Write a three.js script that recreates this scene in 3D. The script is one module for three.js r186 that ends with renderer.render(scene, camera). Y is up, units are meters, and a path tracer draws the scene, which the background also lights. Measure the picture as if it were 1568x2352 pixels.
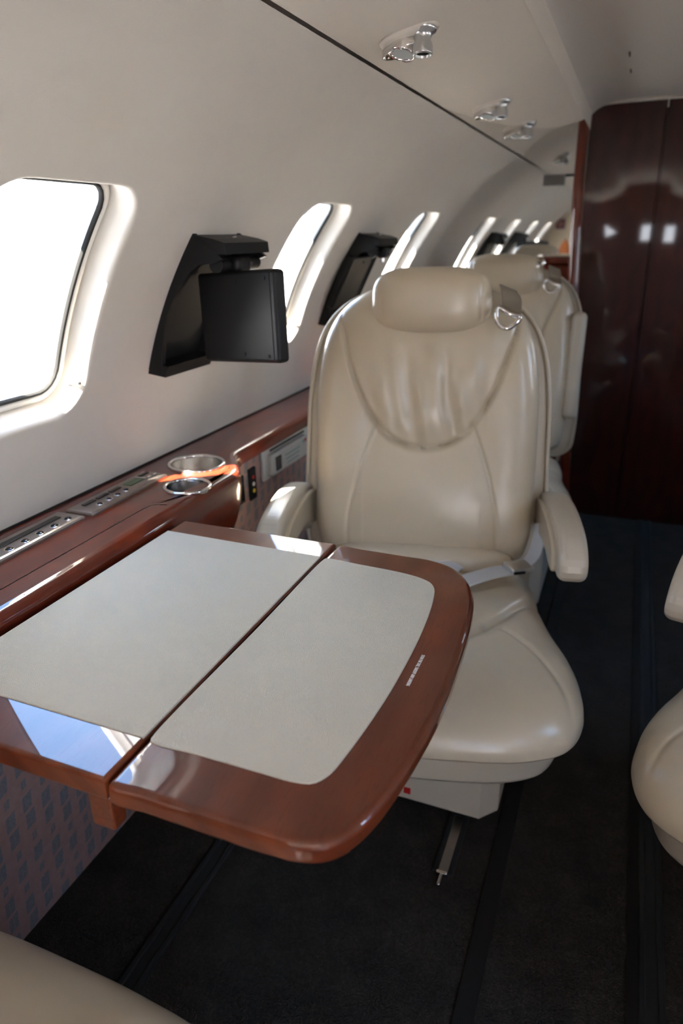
import * as THREE from 'three';
import { RoundedBoxGeometry } from 'three/addons/geometries/RoundedBoxGeometry.js';
import { TextGeometry } from 'three/addons/geometries/TextGeometry.js';
import { FontLoader } from 'three/addons/loaders/FontLoader.js';
import { mergeGeometries } from 'three/addons/utils/BufferGeometryUtils.js';

// ------------------------------------------------------------------ camera, sky, sun, exposure
const scene = new THREE.Scene();
const EYE = new THREE.Vector3(0, 1.25, 0);
const FOCAL = 1568;                                        // 24 mm lens on a frame 2352 pixels high
const camera = new THREE.PerspectiveCamera(2 * Math.atan(1176 / FOCAL) * 180 / Math.PI, 1568 / 2352, 0.05, 400);
{
  const axis = new THREE.Vector3(689, 646, FOCAL).normalize();             // vanishing point of the cabin's length, seen by the lens
  const across = new THREE.Vector3(4094, -561, -FOCAL).normalize();        // vanishing point of the cabin's width
  across.addScaledVector(axis, -across.dot(axis)).normalize();
  const up = new THREE.Vector3().crossVectors(axis, across);
  if (up.y < 0) up.negate();
  const right = new THREE.Vector3(across.x, up.x, -axis.x), top = new THREE.Vector3(across.y, up.y, -axis.y), fwd = new THREE.Vector3(across.z, up.z, -axis.z);
  camera.position.copy(EYE);
  camera.quaternion.setFromRotationMatrix(new THREE.Matrix4().makeBasis(right, top, fwd.clone().negate()));
  camera.updateMatrixWorld(true);
}
camera.focus = 1.02;
camera.userData.fStop = 3.2;

const renderer = new THREE.WebGLRenderer({ antialias: true });
renderer.toneMapping = THREE.LinearToneMapping;
renderer.toneMappingExposure = 18;
renderer.shadowMap.enabled = true;

const SUN_WAY = new THREE.Vector3(0.30, -1.0, -0.80).normalize();
const sun = new THREE.DirectionalLight(new THREE.Color().setRGB(1, 0.93, 0.82), 9);
sun.position.copy(SUN_WAY).multiplyScalar(-20).add(new THREE.Vector3(0, 1, -2));
sun.target.position.set(0, 1, -2);
sun.castShadow = true; sun.shadow.radius = 1;
Object.assign(sun.shadow.camera, { left: -6, right: 6, top: 6, bottom: -6, near: 1, far: 60 });
sun.shadow.mapSize.set(2048, 2048);
scene.add(sun, sun.target);
{
  const W = 64, H = 64, d = new Float32Array(W * H * 4);
  for (let j = 0; j < H; j++) {
    const e = Math.max(0, (j + 0.5) / H * 2 - 1), k = Math.pow(e, 0.4);
    for (let i = 0; i < W; i++) d.set([0.98 - 1.12 * Math.min(k, 0.84), 1.0 - 0.86 * k, 1.04 - 0.42 * k, 1], (j * W + i) * 4);
  }
  const sky = new THREE.DataTexture(d, W, H, THREE.RGBAFormat, THREE.FloatType);
  sky.mapping = THREE.EquirectangularReflectionMapping; sky.magFilter = THREE.LinearFilter; sky.needsUpdate = true;
  scene.background = sky;
  scene.backgroundIntensity = 0.9;
}

// ------------------------------------------------------------------ helpers
function mulberry(a) { return () => { a |= 0; a = a + 0x6D2B79F5 | 0; let t = Math.imul(a ^ a >>> 15, 1 | a); t = t + Math.imul(t ^ t >>> 7, 61 | t) ^ t; return ((t ^ t >>> 14) >>> 0) / 4294967296; }; }
const V = (x, y, z) => new THREE.Vector3(x, y, z);
const lerp = (a, b, t) => a + (b - a) * t, clamp = (x, a = 0, b = 1) => Math.min(b, Math.max(a, x));
const smooth = (a, b, x) => { const t = clamp((x - a) / (b - a)); return t * t * (3 - 2 * t); };
function periodicNoise(seed) {                                   // value noise that repeats every p cells
  const r = mulberry(seed), T = new Float32Array(65536); for (let i = 0; i < 65536; i++) T[i] = r();
  const at = (i, j, p, q) => T[((((i % p) + p) % p) * 257 + (((j % q) + q) % q) * 7919) & 65535];
  return (x, y, p, q = p) => {
    const i = Math.floor(x), j = Math.floor(y); let fx = x - i, fy = y - j; fx = fx * fx * (3 - 2 * fx); fy = fy * fy * (3 - 2 * fy);
    return lerp(lerp(at(i, j, p, q), at(i + 1, j, p, q), fx), lerp(at(i, j + 1, p, q), at(i + 1, j + 1, p, q), fx), fy);
  };
}
const N1 = periodicNoise(7), N2 = periodicNoise(21), N3 = periodicNoise(90);
const fbm = (n, u, v, p, o = 4) => { let s = 0, a = 0.5, k = p; for (let i = 0; i < o; i++) { s += a * n(u * k, v * k, k); k *= 2; a *= 0.5; } return s / (1 - Math.pow(0.5, o)); };
function texture(w, h, tile, f, srgb) {                          // f(u, v) gives 0..1 values; tile is its size in metres
  const d = new Uint8Array(w * h * 4);
  for (let j = 0; j < h; j++) for (let i = 0; i < w; i++) {
    const c = f(i / w, j / h), o = (j * w + i) * 4;
    const [r, g, b] = Array.isArray(c) ? c : [c, c, c];
    d[o] = clamp(r) * 255; d[o + 1] = clamp(g) * 255; d[o + 2] = clamp(b) * 255; d[o + 3] = 255;
  }
  const t = new THREE.DataTexture(d, w, h, THREE.RGBAFormat);
  t.wrapS = t.wrapT = THREE.RepeatWrapping; t.magFilter = THREE.LinearFilter; t.minFilter = THREE.LinearMipmapLinearFilter; t.generateMipmaps = true;
  const [tx, ty] = Array.isArray(tile) ? tile : [tile, tile]; t.repeat.set(1 / tx, 1 / ty);
  if (srgb) t.colorSpace = THREE.SRGBColorSpace;
  t.needsUpdate = true;
  return t;
}
const S = (r, g, b) => [r / 255, g / 255, b / 255];
const mix3 = (a, b, t) => a.map((x, i) => lerp(x, b[i], t));

// ------------------------------------------------------------------ materials
const woodTex = (dark, mid, light, seed) => {
  const n = periodicNoise(seed);
  return texture(1024, 1024, [0.6, 0.6], (u, v) => {
    const warp = fbm(n, u, v, 3, 4) * 0.22;
    const bands = 0.5 + 0.5 * Math.sin((v + warp) * Math.PI * 2 * 9 + 3 * n(u * 4, v * 4, 4));
    const fig = fbm(n, u + warp * 0.3, v, 6, 3);
    const pores = n(u * 40, v * 400, 40, 400);
    let c = mix3(dark, mid, clamp(0.25 + 0.5 * bands * 0.6 + 0.5 * fig));
    c = mix3(c, light, clamp((fig - 0.55) * 1.6) * 0.6);
    return mix3(c, dark, pores > 0.78 ? 0.28 : 0.1 * pores);
  }, true);
};
const std = (o) => new THREE.MeshStandardMaterial(o), phys = (o) => new THREE.MeshPhysicalMaterial(o);
const lin = (r, g, b) => new THREE.Color().setRGB(r, g, b);
const pebble = (() => {                                          // pebbled leather: cells round jittered points
  const n = 56, r = mulberry(5), P = []; for (let i = 0; i < n * n; i++) P.push([r(), r()]);
  return (u, v) => {
    const x = u * n, y = v * n, ci = Math.floor(x), cj = Math.floor(y); let a = 9, b = 9;
    for (let j = -1; j < 2; j++) for (let i = -1; i < 2; i++) {
      const p = P[((ci + i + n) % n) * n + (cj + j + n) % n], dx = ci + i + p[0] - x, dy = cj + j + p[1] - y, d = dx * dx + dy * dy;
      if (d < a) { b = a; a = d; } else if (d < b) b = d;
    }
    return clamp((Math.sqrt(b) - Math.sqrt(a)) * 1.6);
  };
})();
const pebbleTex = texture(768, 768, 0.11, pebble);
const leatherBump = texture(1024, 1024, 0.42, (u, v) => {
  const crease = Math.abs(fbm(N1, u, v, 6, 4) - 0.5) * 2, crease2 = Math.abs(fbm(N2, u, v, 11, 3) - 0.5) * 2;
  return 0.55 + 0.25 * Math.min(1, crease * 5) + 0.12 * Math.min(1, crease2 * 6) + 0.2 * (fbm(N3, u, v, 40, 2) - 0.5) - 0.25;
});
const leatherTone = (a, b) => texture(512, 512, 0.9, (u, v) => {
  const crease = Math.abs(fbm(N1, u, v, 5, 5) - 0.5) * 2;
  return mix3(a, b, clamp(0.7 * fbm(N2, u, v, 4, 4) + 0.3 * crease));
}, true);
const weave = texture(512, 512, 0.048, (u, v) => {
  const a = Math.sin(u * Math.PI * 2 * 24), b = Math.sin(v * Math.PI * 2 * 24);
  const over = (Math.floor(u * 24) + Math.floor(v * 24)) % 2 ? Math.abs(a) : Math.abs(b);
  return 0.25 + 0.5 * over + 0.25 * N1(u * 48, v * 48, 48);
});
const wallTone = texture(512, 512, 1.1, (u, v) => {
  const s = fbm(N1, u, v, 4, 4), f = fbm(N2, u, v, 9, 3), st = smooth(0.68, 0.8, fbm(N3, u, v, 5, 3));
  const c = mix3(S(212, 206, 197), S(205, 199, 190), clamp(0.6 * s + 0.4 * f));
  return mix3(c, S(212, 200, 182), st * 0.25);
}, true);
const carpetTex = texture(512, 512, 0.35, (u, v) => { const t = 0.5 * fbm(N1, u, v, 90, 2) + 0.5 * fbm(N2, u, v, 8, 4); return mix3(S(38, 35, 32), S(64, 59, 54), t); }, true);
const carpetBump = texture(512, 512, 0.12, (u, v) => fbm(N3, u, v, 64, 2));
const dadoTex = texture(1024, 1024, 0.33, (u, v) => {            // woven cloth: mauve ground, blue-grey lozenges in columns
  const cols = 8, c = Math.floor(u * cols), x = u * cols - c - 0.5, ph = [0, 0.37, 0.1, 0.55, 0.2, 0.72, 0.44, 0.9][c];
  let col = mix3(S(180, 146, 137), S(162, 130, 122), fbm(N1, u, v, 30, 3));
  const yy = (v * 8 + ph * 3) % 8, k = Math.floor(yy), fy = yy - k - 0.5, big = [1, 1, 0.55, 1, 0.55, 1, 1, 0.55][(k + c * 3) % 8];
  const w = 0.25 * big, h = 0.40 * big, jag = 0.05 * (N2(v * 160, c, 160, 8) - 0.5);
  if (Math.abs(x + fy * 0.12 + jag) < w && Math.abs(fy + x * 0.22) < h) col = mix3(S(134, 134, 138), S(116, 118, 124), N1(u * 120, v * 120, 120));
  if (Math.abs(x) < 0.022 && N3(u * 8, v * 200, 8, 200) > 0.45) col = mix3(col, S(165, 142, 122), 0.7);
  return mix3(col, S(104, 86, 86), 0.25 * ((Math.floor(u * 512) + Math.floor(v * 512)) % 2));
}, true);
const brushed = texture(256, 256, [0.05, 0.4], (u, v) => 0.4 + 0.35 * N1(u * 128, v * 4, 128, 4));

const MAT = {
  wall: std({ name: 'wall_cloth', color: 0xffffff, map: wallTone, roughness: 0.92, bumpMap: weave, bumpScale: 0.0004 }),
  overhead: std({ name: 'overhead_vinyl', color: lin(0.68, 0.62, 0.545), roughness: 0.5, bumpMap: leatherBump, bumpScale: 0.0002 }),
  ceiling: std({ name: 'ceiling_vinyl', color: lin(0.60, 0.545, 0.49), roughness: 0.55 }),
  leather: phys({ name: 'cream_leather', map: leatherTone(S(203, 189, 164), S(194, 179, 153)), roughness: 0.34, bumpMap: leatherBump, bumpScale: 0.0005, clearcoat: 0.6, clearcoatRoughness: 0.24 }),
  shell: phys({ name: 'cream_shell', color: lin(0.55, 0.48, 0.37), roughness: 0.34, clearcoat: 0.25, clearcoatRoughness: 0.25 }),
  wood: phys({ name: 'polished_mahogany', specularIntensity: 0.25, map: woodTex(S(66, 22, 12), S(112, 42, 20), S(146, 64, 28), 11), roughness: 0.35, clearcoat: 1, clearcoatRoughness: 0.015 }),
  tableWood: phys({ name: 'polished_table_mahogany', specularIntensity: 0.25, map: woodTex(S(72, 31, 17), S(112, 52, 28), S(142, 74, 40), 37), roughness: 0.35, clearcoat: 1, clearcoatRoughness: 0.012 }),
  darkWood: phys({ name: 'dark_mahogany', specularIntensity: 0.25, map: woodTex(S(34, 9, 6), S(62, 17, 10), S(84, 28, 14), 53), roughness: 0.4, clearcoat: 1, clearcoatRoughness: 0.04 }),
  tableLeather: phys({ name: 'table_leather', map: leatherTone(S(208, 200, 184), S(202, 194, 176)), roughness: 0.42, bumpMap: pebbleTex, bumpScale: 0.0007 }),
  carpet: phys({ name: 'black_carpet', specularIntensity: 0.1, map: carpetTex, roughness: 1, bumpMap: carpetBump, bumpScale: 0.002 }),
  dado: std({ name: 'woven_dado_cloth', map: dadoTex, roughness: 0.95, bumpMap: weave, bumpScale: 0.0003 }),
  black: phys({ name: 'black_plastic', specularIntensity: 0.4, color: lin(0.009, 0.009, 0.0095), roughness: 0.42 }),
  blackGloss: std({ name: 'black_gloss', color: lin(0.006, 0.006, 0.007), roughness: 0.12 }),
  rubber: std({ name: 'black_rubber', color: lin(0.007, 0.007, 0.0065), roughness: 0.85 }),
  chrome: std({ name: 'chrome', color: lin(0.82, 0.80, 0.78), metalness: 1, roughness: 0.08 }),
  steel: std({ name: 'brushed_steel', color: lin(0.78, 0.76, 0.74), metalness: 1, roughness: 0.16 }),
  bronze: std({ name: 'grey_bronze_metal', color: lin(0.36, 0.32, 0.29), metalness: 1, roughness: 0.38, bumpMap: brushed, bumpScale: 0.00005 }),
  aluminium: std({ name: 'aluminium', color: lin(0.66, 0.67, 0.68), metalness: 1, roughness: 0.3 }),
  greyFrame: std({ name: 'grey_window_frame', color: lin(0.45, 0.47, 0.48), roughness: 0.35 }),
  whitePlastic: std({ name: 'cream_plastic', color: lin(0.72, 0.69, 0.63), roughness: 0.4 }),
  greyPlastic: std({ name: 'light_grey_plastic', color: lin(0.50, 0.50, 0.48), roughness: 0.45 }),
  acrylic: phys({ name: 'acrylic_pane', color: 0xffffff, transmission: 1, thickness: 0, roughness: 0.01, ior: 1.3 }),
  lens: std({ name: 'frosted_lens', color: lin(0.45, 0.5, 0.5), roughness: 0.3 }),
  lcd: std({ name: 'green_lcd', color: lin(0.06, 0.10, 0.045), roughness: 0.3 }),
  belt: std({ name: 'grey_webbing', color: lin(0.55, 0.56, 0.56), roughness: 0.6 }),
  taupeBelt: std({ name: 'taupe_webbing', color: lin(0.24, 0.20, 0.15), roughness: 0.7 }),
  red: std({ name: 'red_plastic', color: lin(0.45, 0.01, 0.01), roughness: 0.4 }),
  signRed: std({ name: 'sign_red', color: lin(0.22, 0.025, 0.03), roughness: 0.4 }),
  yellow: std({ name: 'yellow_plastic', color: lin(0.6, 0.45, 0.05), roughness: 0.4 }),
  white: std({ name: 'white_print', color: lin(0.8, 0.8, 0.8), roughness: 0.5 }),
  teal: std({ name: 'teal_print', color: lin(0.08, 0.45, 0.42), roughness: 0.5 }),
  farCream: std({ name: 'cream_panel', color: lin(0.80, 0.70, 0.52), roughness: 0.6 }),
  orangeWood: phys({ name: 'orange_wood', color: lin(0.38, 0.10, 0.02), roughness: 0.35, clearcoat: 0.6 }),
  backWood: std({ name: 'matt_dark_wood', color: lin(0.05, 0.02, 0.012), roughness: 0.7 }),
  worn: phys({ name: 'worn_carpet', specularIntensity: 0.1, color: lin(0.045, 0.04, 0.036), roughness: 1, bumpMap: carpetBump, bumpScale: 0.002 }),
  concrete: std({ name: 'apron_concrete', color: lin(0.50, 0.48, 0.45), roughness: 0.95 }),
  skin: std({ name: 'white_fuselage_paint', color: lin(0.7, 0.7, 0.7), roughness: 0.4 }),
  hangarRed: std({ name: 'red_paint', color: lin(0.5, 0.03, 0.03), roughness: 0.6 }),
};

// ------------------------------------------------------------------ object helpers
const taken = new Map();
function numbered(n) { const k = taken.get(n) ?? 0; taken.set(n, k + 1); return k ? `${n}_${String(k).padStart(3, '0')}` : n; }
function shadow(m) { m.castShadow = m.receiveShadow = true; return m; }
function mesh(name, geo, mat, parent) {                          // one named part (or sub-part) under parent
  const m = shadow(new THREE.Mesh(Array.isArray(geo) ? join(geo) : geo, mat)); m.name = name; parent.add(m); return m;
}
function thing(name, label, category, pos = [0, 0, 0], turn = 0, group) {
  const g = new THREE.Group(); g.name = numbered(name); g.position.set(...pos); g.rotation.y = turn; g.userData = { label, category };
  if (group) g.userData.group = group; scene.add(g); return g;
}
function structure(name, label, category, geo, mat) {
  const o = geo ? shadow(new THREE.Mesh(Array.isArray(geo) ? join(geo) : geo, mat)) : new THREE.Group();
  o.name = name; o.userData = { kind: 'structure', label, category }; scene.add(o); return o;
}
function join(list) {
  return mergeGeometries(list.map((g) => { let q = g.index ? g.toNonIndexed() : g; for (const k of Object.keys(q.attributes)) if (!['position', 'normal', 'uv'].includes(k)) q.deleteAttribute(k); return q; }));
}
function grid(f, nu, nv, flip = false, uvf = null) {             // f(u, v) -> [x, y, z]
  const p = [], uv = [], ix = [];
  for (let j = 0; j <= nv; j++) for (let i = 0; i <= nu; i++) { const q = f(i / nu, j / nv); p.push(q[0], q[1], q[2]); const t = uvf ? uvf(i / nu, j / nv, q) : [q[3] ?? q[0], q[4] ?? q[2]]; uv.push(t[0], t[1]); }
  for (let j = 0; j < nv; j++) for (let i = 0; i < nu; i++) { const a = j * (nu + 1) + i, b = a + 1, c = a + nu + 1, d = c + 1; flip ? ix.push(a, c, b, b, c, d) : ix.push(a, b, c, b, d, c); }
  const g = new THREE.BufferGeometry(); g.setAttribute('position', new THREE.Float32BufferAttribute(p, 3)); g.setAttribute('uv', new THREE.Float32BufferAttribute(uv, 2)); g.setIndex(ix); g.computeVertexNormals(); return g;
}
const rbox = (w, h, d, r = 0.004, x = 0, y = 0, z = 0, s = 3) => { const g = new RoundedBoxGeometry(w, h, d, s, Math.min(r, w / 2.01, h / 2.01, d / 2.01)); g.translate(x, y, z); return g; };
const cyl = (r1, r2, h, n = 28, open = false) => new THREE.CylinderGeometry(r1, r2, h, n, 1, open);
const tube = (pts, r, n = 48, closed = false, rs = 8) => new THREE.TubeGeometry(new THREE.CatmullRomCurve3(pts.map((p) => (p.isVector3 ? p : V(...p))), closed), n, r, rs, closed);
function shapeOf(pts) { return new THREE.Shape(pts.map(([x, y]) => new THREE.Vector2(x, y))); }
function spline(pts, n, closed = true) { return new THREE.SplineCurve((closed ? [...pts, pts[0]] : pts).map(([x, y]) => new THREE.Vector2(x, y))).getPoints(n).slice(0, closed ? n : n + 1).map((p) => [p.x, p.y]); }
function closedSpline(pts, n) { return new THREE.CatmullRomCurve3(pts.map(([x, y]) => V(x, y, 0)), true, 'centripetal').getSpacedPoints(n).slice(0, n).map((p) => [p.x, p.y]); }
function slab(pts, depth, bevel, seg = 4) {                      // plan outline [x, z] -> slab from y = 0 down to -depth, its rim rounded
  const g = new THREE.ExtrudeGeometry(shapeOf(pts.map(([x, z]) => [x, -z])), { depth: Math.max(depth - 2 * bevel, 1e-4), bevelEnabled: bevel > 0, bevelSize: bevel, bevelThickness: bevel, bevelOffset: -bevel, bevelSegments: seg, curveSegments: 1 });
  g.rotateX(-Math.PI / 2); g.translate(0, -depth + bevel, 0); return g;
}
function dome({ outline, centre = [0, 0], front, back, rings = 34, backRings = 12, p = 6, pb = 4, disp = () => 0, base = () => 0 }) {   // cushion: outline in x, y; bulges to +z by front, -z by back
  const n = outline.length, P = [], UV = [], ix = [], R = [];
  for (let k = 0; k <= rings; k++) { const t = k / rings; R.push([Math.sin(t * Math.PI / 2) * 0.55 + t * 0.45, 1]); }
  for (let k = backRings - 1; k >= 0; k--) { const t = k / backRings; R.push([Math.sin(t * Math.PI / 2), -1]); }
  for (const [r0, s] of R) for (let i = 0; i < n; i++) {
    const r = Math.min(1, r0), x = centre[0] + r * (outline[i][0] - centre[0]), y = centre[1] + r * (outline[i][1] - centre[1]);
    const h = s > 0 ? front * Math.sqrt(Math.max(0, 1 - Math.pow(r, p))) + disp(x, y) * (1 - Math.pow(r, 14)) : -back * Math.sqrt(Math.max(0, 1 - Math.pow(r, pb)));
    P.push(x, y, base(x, y) + h); UV.push(x, y + (s < 0 ? 1.3 : 0));
  }
  for (let k = 0; k < R.length - 1; k++) for (let i = 0; i < n; i++) { const a = k * n + i, b = k * n + (i + 1) % n, c = a + n, d = b + n; ix.push(a, c, b, b, c, d); }
  const g = new THREE.BufferGeometry(); g.setAttribute('position', new THREE.Float32BufferAttribute(P, 3)); g.setAttribute('uv', new THREE.Float32BufferAttribute(UV, 2)); g.setIndex(ix); g.computeVertexNormals(); return g;
}
const ellipse = (a, b, e = 2, n = 96) => Array.from({ length: n }, (_, i) => { const t = i / n * Math.PI * 2, c = Math.cos(t), s = Math.sin(t); return [a * Math.sign(c) * Math.pow(Math.abs(c), 2 / e), b * Math.sign(s) * Math.pow(Math.abs(s), 2 / e)]; });
function distTo(poly, x, y) { let m = 1e9; for (let i = 0; i < poly.length - 1; i++) { const [ax, ay] = poly[i], [bx, by] = poly[i + 1], dx = bx - ax, dy = by - ay, t = clamp(((x - ax) * dx + (y - ay) * dy) / (dx * dx + dy * dy)), ex = ax + t * dx - x, ey = ay + t * dy - y; m = Math.min(m, ex * ex + ey * ey); } return Math.sqrt(m); }
const gauss = (x, w) => Math.exp(-x * x / (2 * w * w));
function ribbon(pts, width, thick, across, n = 40) {             // strap along a curve, flat side facing away from `across` x tangent
  const c = new THREE.CatmullRomCurve3(pts.map((p) => V(...p))), out = [], A = V(...across).normalize();
  const f = (u, v) => {
    const q = c.getPoint(u), t = c.getTangent(u), w = A.clone().addScaledVector(t, -A.dot(t)).normalize(), nrm = V().crossVectors(t, w).normalize();
    const k = v * 4, e = width / 2, h = thick / 2, cs = [[-e, -h], [e, -h], [e, h], [-e, h], [-e, -h]], i = Math.min(3, Math.floor(k + 1e-6)), fr = k - i;
    const a = lerp(cs[i][0], cs[i + 1][0], fr), b = lerp(cs[i][1], cs[i + 1][1], fr);
    q.addScaledVector(w, a).addScaledVector(nrm, b); return [q.x, q.y, q.z];
  };
  const g = grid(f, n, 4, false, (u, v) => [u * 0.3, v * width * 2]); const h = g.toNonIndexed(); h.computeVertexNormals(); out.push(h); return out[0];
}

// ------------------------------------------------------------------ the hull: curved walls with windows
const RAD = 1.054, MIDY = 0.63, S0 = RAD * 0.1065, S1 = RAD * 1.0573, SKIN = 0.19;
const onHull = (side, z, s, d = 0) => { const a = s / RAD, r = RAD + d; return [side * r * Math.cos(a), MIDY + r * Math.sin(a), z]; };
const WIN = { s: 0.535, a: 0.176, b: 0.238, r: 0.085 };
const WIN_Z = [2.1, 1.1, 0.10, -0.904, -1.908, -2.92, -4.2, -5.15, -6.1, -7.05];
function rayRound(dx, dy, a, b, r) {                              // how far along (dx, dy) the rounded rectangle reaches
  let lo = 0, hi = 2;
  for (let k = 0; k < 40; k++) { const t = (lo + hi) / 2, x = Math.abs(dx * t) - (a - r), y = Math.abs(dy * t) - (b - r); const d = Math.hypot(Math.max(x, 0), Math.max(y, 0)) + Math.min(Math.max(x, y), 0) - r; d < 0 ? lo = t : hi = t; }
  return lo;
}
const outlineAt = (ang, e) => { const dx = Math.cos(ang), dy = Math.sin(ang), t = rayRound(dx, dy, WIN.a - e, WIN.b - e, Math.max(0.02, WIN.r - e)); return [dx * t, dy * t]; };
function ringMesh(side, zc, angles, rings) {                      // rings: functions angle -> [dz, ds, depth]
  const P = [], UV = [], ix = [], n = angles.length;
  for (const f of rings) for (const a of angles) { const [dz, ds, d] = f(a); P.push(...onHull(side, zc + dz, WIN.s + ds, d)); UV.push(zc + dz + d, WIN.s + ds + d); }
  for (let k = 0; k < rings.length - 1; k++) for (let i = 0; i < n; i++) { const a = k * n + i, b = k * n + (i + 1) % n, c = a + n, d = b + n; side < 0 ? ix.push(a, b, c, b, d, c) : ix.push(a, c, b, b, c, d); }
  const g = new THREE.BufferGeometry(); g.setAttribute('position', new THREE.Float32BufferAttribute(P, 3)); g.setAttribute('uv', new THREE.Float32BufferAttribute(UV, 2)); g.setIndex(ix); g.computeVertexNormals(); return g;
}
function bay(side, zc, zNear, zFar, s0, s1, opening, depth0) {    // wall of one bay with its window opening
  const rect = [[zNear - zc, s0 - WIN.s], [zNear - zc, s1 - WIN.s], [zFar - zc, s1 - WIN.s], [zFar - zc, s0 - WIN.s]];
  const angles = rect.map(([x, y]) => Math.atan2(y, x)); for (let i = 0; i < 112; i++) angles.push(-Math.PI + (i + 0.5) / 112 * Math.PI * 2);
  angles.sort((a, b) => a - b);
  const onRect = (a) => { const dx = Math.cos(a), dy = Math.sin(a); const tx = dx > 0 ? (zNear - zc) / dx : (zFar - zc) / dx, ty = dy > 0 ? (s1 - WIN.s) / dy : (s0 - WIN.s) / dy, t = Math.min(Math.abs(tx), Math.abs(ty)); return [dx * t, dy * t]; };
  const rings = [];
  for (let k = 0; k <= 14; k++) rings.push((a) => { const A = onRect(a), B = outlineAt(a, opening), t = 1 - Math.pow(1 - k / 14, 1.4); return [lerp(A[0], B[0], t), lerp(A[1], B[1], t), depth0]; });
  if (!depth0) {
    for (let k = 1; k <= 6; k++) { const al = k / 6 * Math.PI / 2; rings.push((a) => [...outlineAt(a, 0.012 * Math.sin(al)), 0.014 * (1 - Math.cos(al))]); }
    for (let k = 1; k <= 3; k++) rings.push((a) => [...outlineAt(a, 0.012 + 0.010 * k / 3), 0.014 + 0.036 * k / 3]);
  }
  return ringMesh(side, zc, angles, rings);
}
function hullSide(side, s0, s1, opening, depth) {
  const out = [];
  WIN_Z.forEach((zc, i) => {
    if (i < 2) return; const near = i > 2 ? (WIN_Z[i - 1] + zc) / 2 : side > 0 ? 1.05 : 1.2, far = i < WIN_Z.length - 1 ? (WIN_Z[i + 1] + zc) / 2 : -7.6;  // walls stop short behind the camera: openings added to let in fill light
    out.push(bay(side, zc, near, far, s0, s1, opening, depth));
  });
  return out;
}
for (const side of [-1, 1]) {
  const nm = side < 0 ? 'left' : 'right';
  const wall = structure(`wall_${nm}`, side < 0 ? 'curved cream cloth cabin wall above the wood ledge with deep rounded windows' : 'curved cream cloth cabin wall on the far side of the aisle', 'wall', hullSide(side, S0 - 0.03, S1, 0, 0), MAT.wall);
  mesh('outer_skin', hullSide(side, -0.62 * RAD, S1, 0.06, SKIN), MAT.skin, wall);
  // lower dado of woven cloth
  mesh('lower_panel', grid((u, v) => { const y = v * 0.70; const zn = side > 0 ? 1.05 : 1.2, z = lerp(zn, -7.6, u); return [side * (0.932 - 0.012 * v), y, z, z, y]; }, 4, 4, side < 0), MAT.dado, wall);
}
let winNo = 0;
for (const side of [-1, 1]) WIN_Z.forEach((zc, i) => {
  if (i < 2) return;
  const w = structure(`window_${++winNo}`, side < 0 ? ['', '', '', 'large cabin window above the two control panels', 'cabin window between the first two black wall monitors', 'cabin window just behind the front cream seat headrest'][i] || (i === 2 ? 'unseen cabin window with a cream shade added to block the sun' : 'narrow looking cabin window far down the cabin wall') : 'cabin window in the wall across the aisle', 'window');
  if (side > 0) w.userData.group = 'windows across the aisle'; else if (i > 5) w.userData.group = 'windows far down the cabin';
  const ang = Array.from({ length: 96 }, (_, k) => -Math.PI + k / 96 * Math.PI * 2);
  const ring = (list) => ringMesh(side, zc, ang, list.map(([e, d]) => (a) => [...outlineAt(a, e), d]));
  mesh('inner_frame', ring([[0.022, 0.050], [0.024, 0.046], [0.030, 0.044], [0.035, 0.047], [0.037, 0.056]]), MAT.whitePlastic, w);
  mesh('seal', ring([[0.035, 0.048], [0.037, 0.045], [0.041, 0.047], [0.043, 0.056]]), MAT.rubber, w);
  mesh('frame_tunnel', ring([[0.042, 0.052], [0.046, 0.06], [0.050, 0.160], [0.066, 0.168], [0.066, 0.192], [0.045, 0.198]]), MAT.greyFrame, w);
  for (const d of [0.062, 0.180]) {
    const fill = []; for (let k = 0; k <= 8; k++) fill.push((a) => { const o = outlineAt(a, 0.044); return [o[0] * (1 - k / 8), o[1] * (1 - k / 8), d]; });
    const m = mesh('pane', ringMesh(side, zc, ang, fill), MAT.acrylic, w); m.userData.label = 'clear acrylic pane';
  }
  if (side < 0 && i === 2) { const fill = []; for (let k = 0; k <= 6; k++) fill.push((a) => { const o = outlineAt(a, 0.02); return [o[0] * (1 - k / 6), o[1] * (1 - k / 6), 0.036]; }); mesh('added_sun_blind', ringMesh(side, zc, ang, fill), MAT.whitePlastic, w); }  // unseen blind, added to keep a sun patch off the floor
  if (side < 0 && i >= 3 && i < 7) {                               // shade pull in the lower corner of the reveal
    const q = onHull(side, zc - 0.152, WIN.s - 0.205, 0.012);
    mesh('shade_pull', [rbox(0.03, 0.007, 0.011, 0.003, q[0] + 0.006, q[1] + 0.03, q[2]), rbox(0.006, 0.03, 0.012, 0.003, q[0] - 0.008, q[1] + 0.012, q[2])], MAT.aluminium, w);
  }
});

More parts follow.
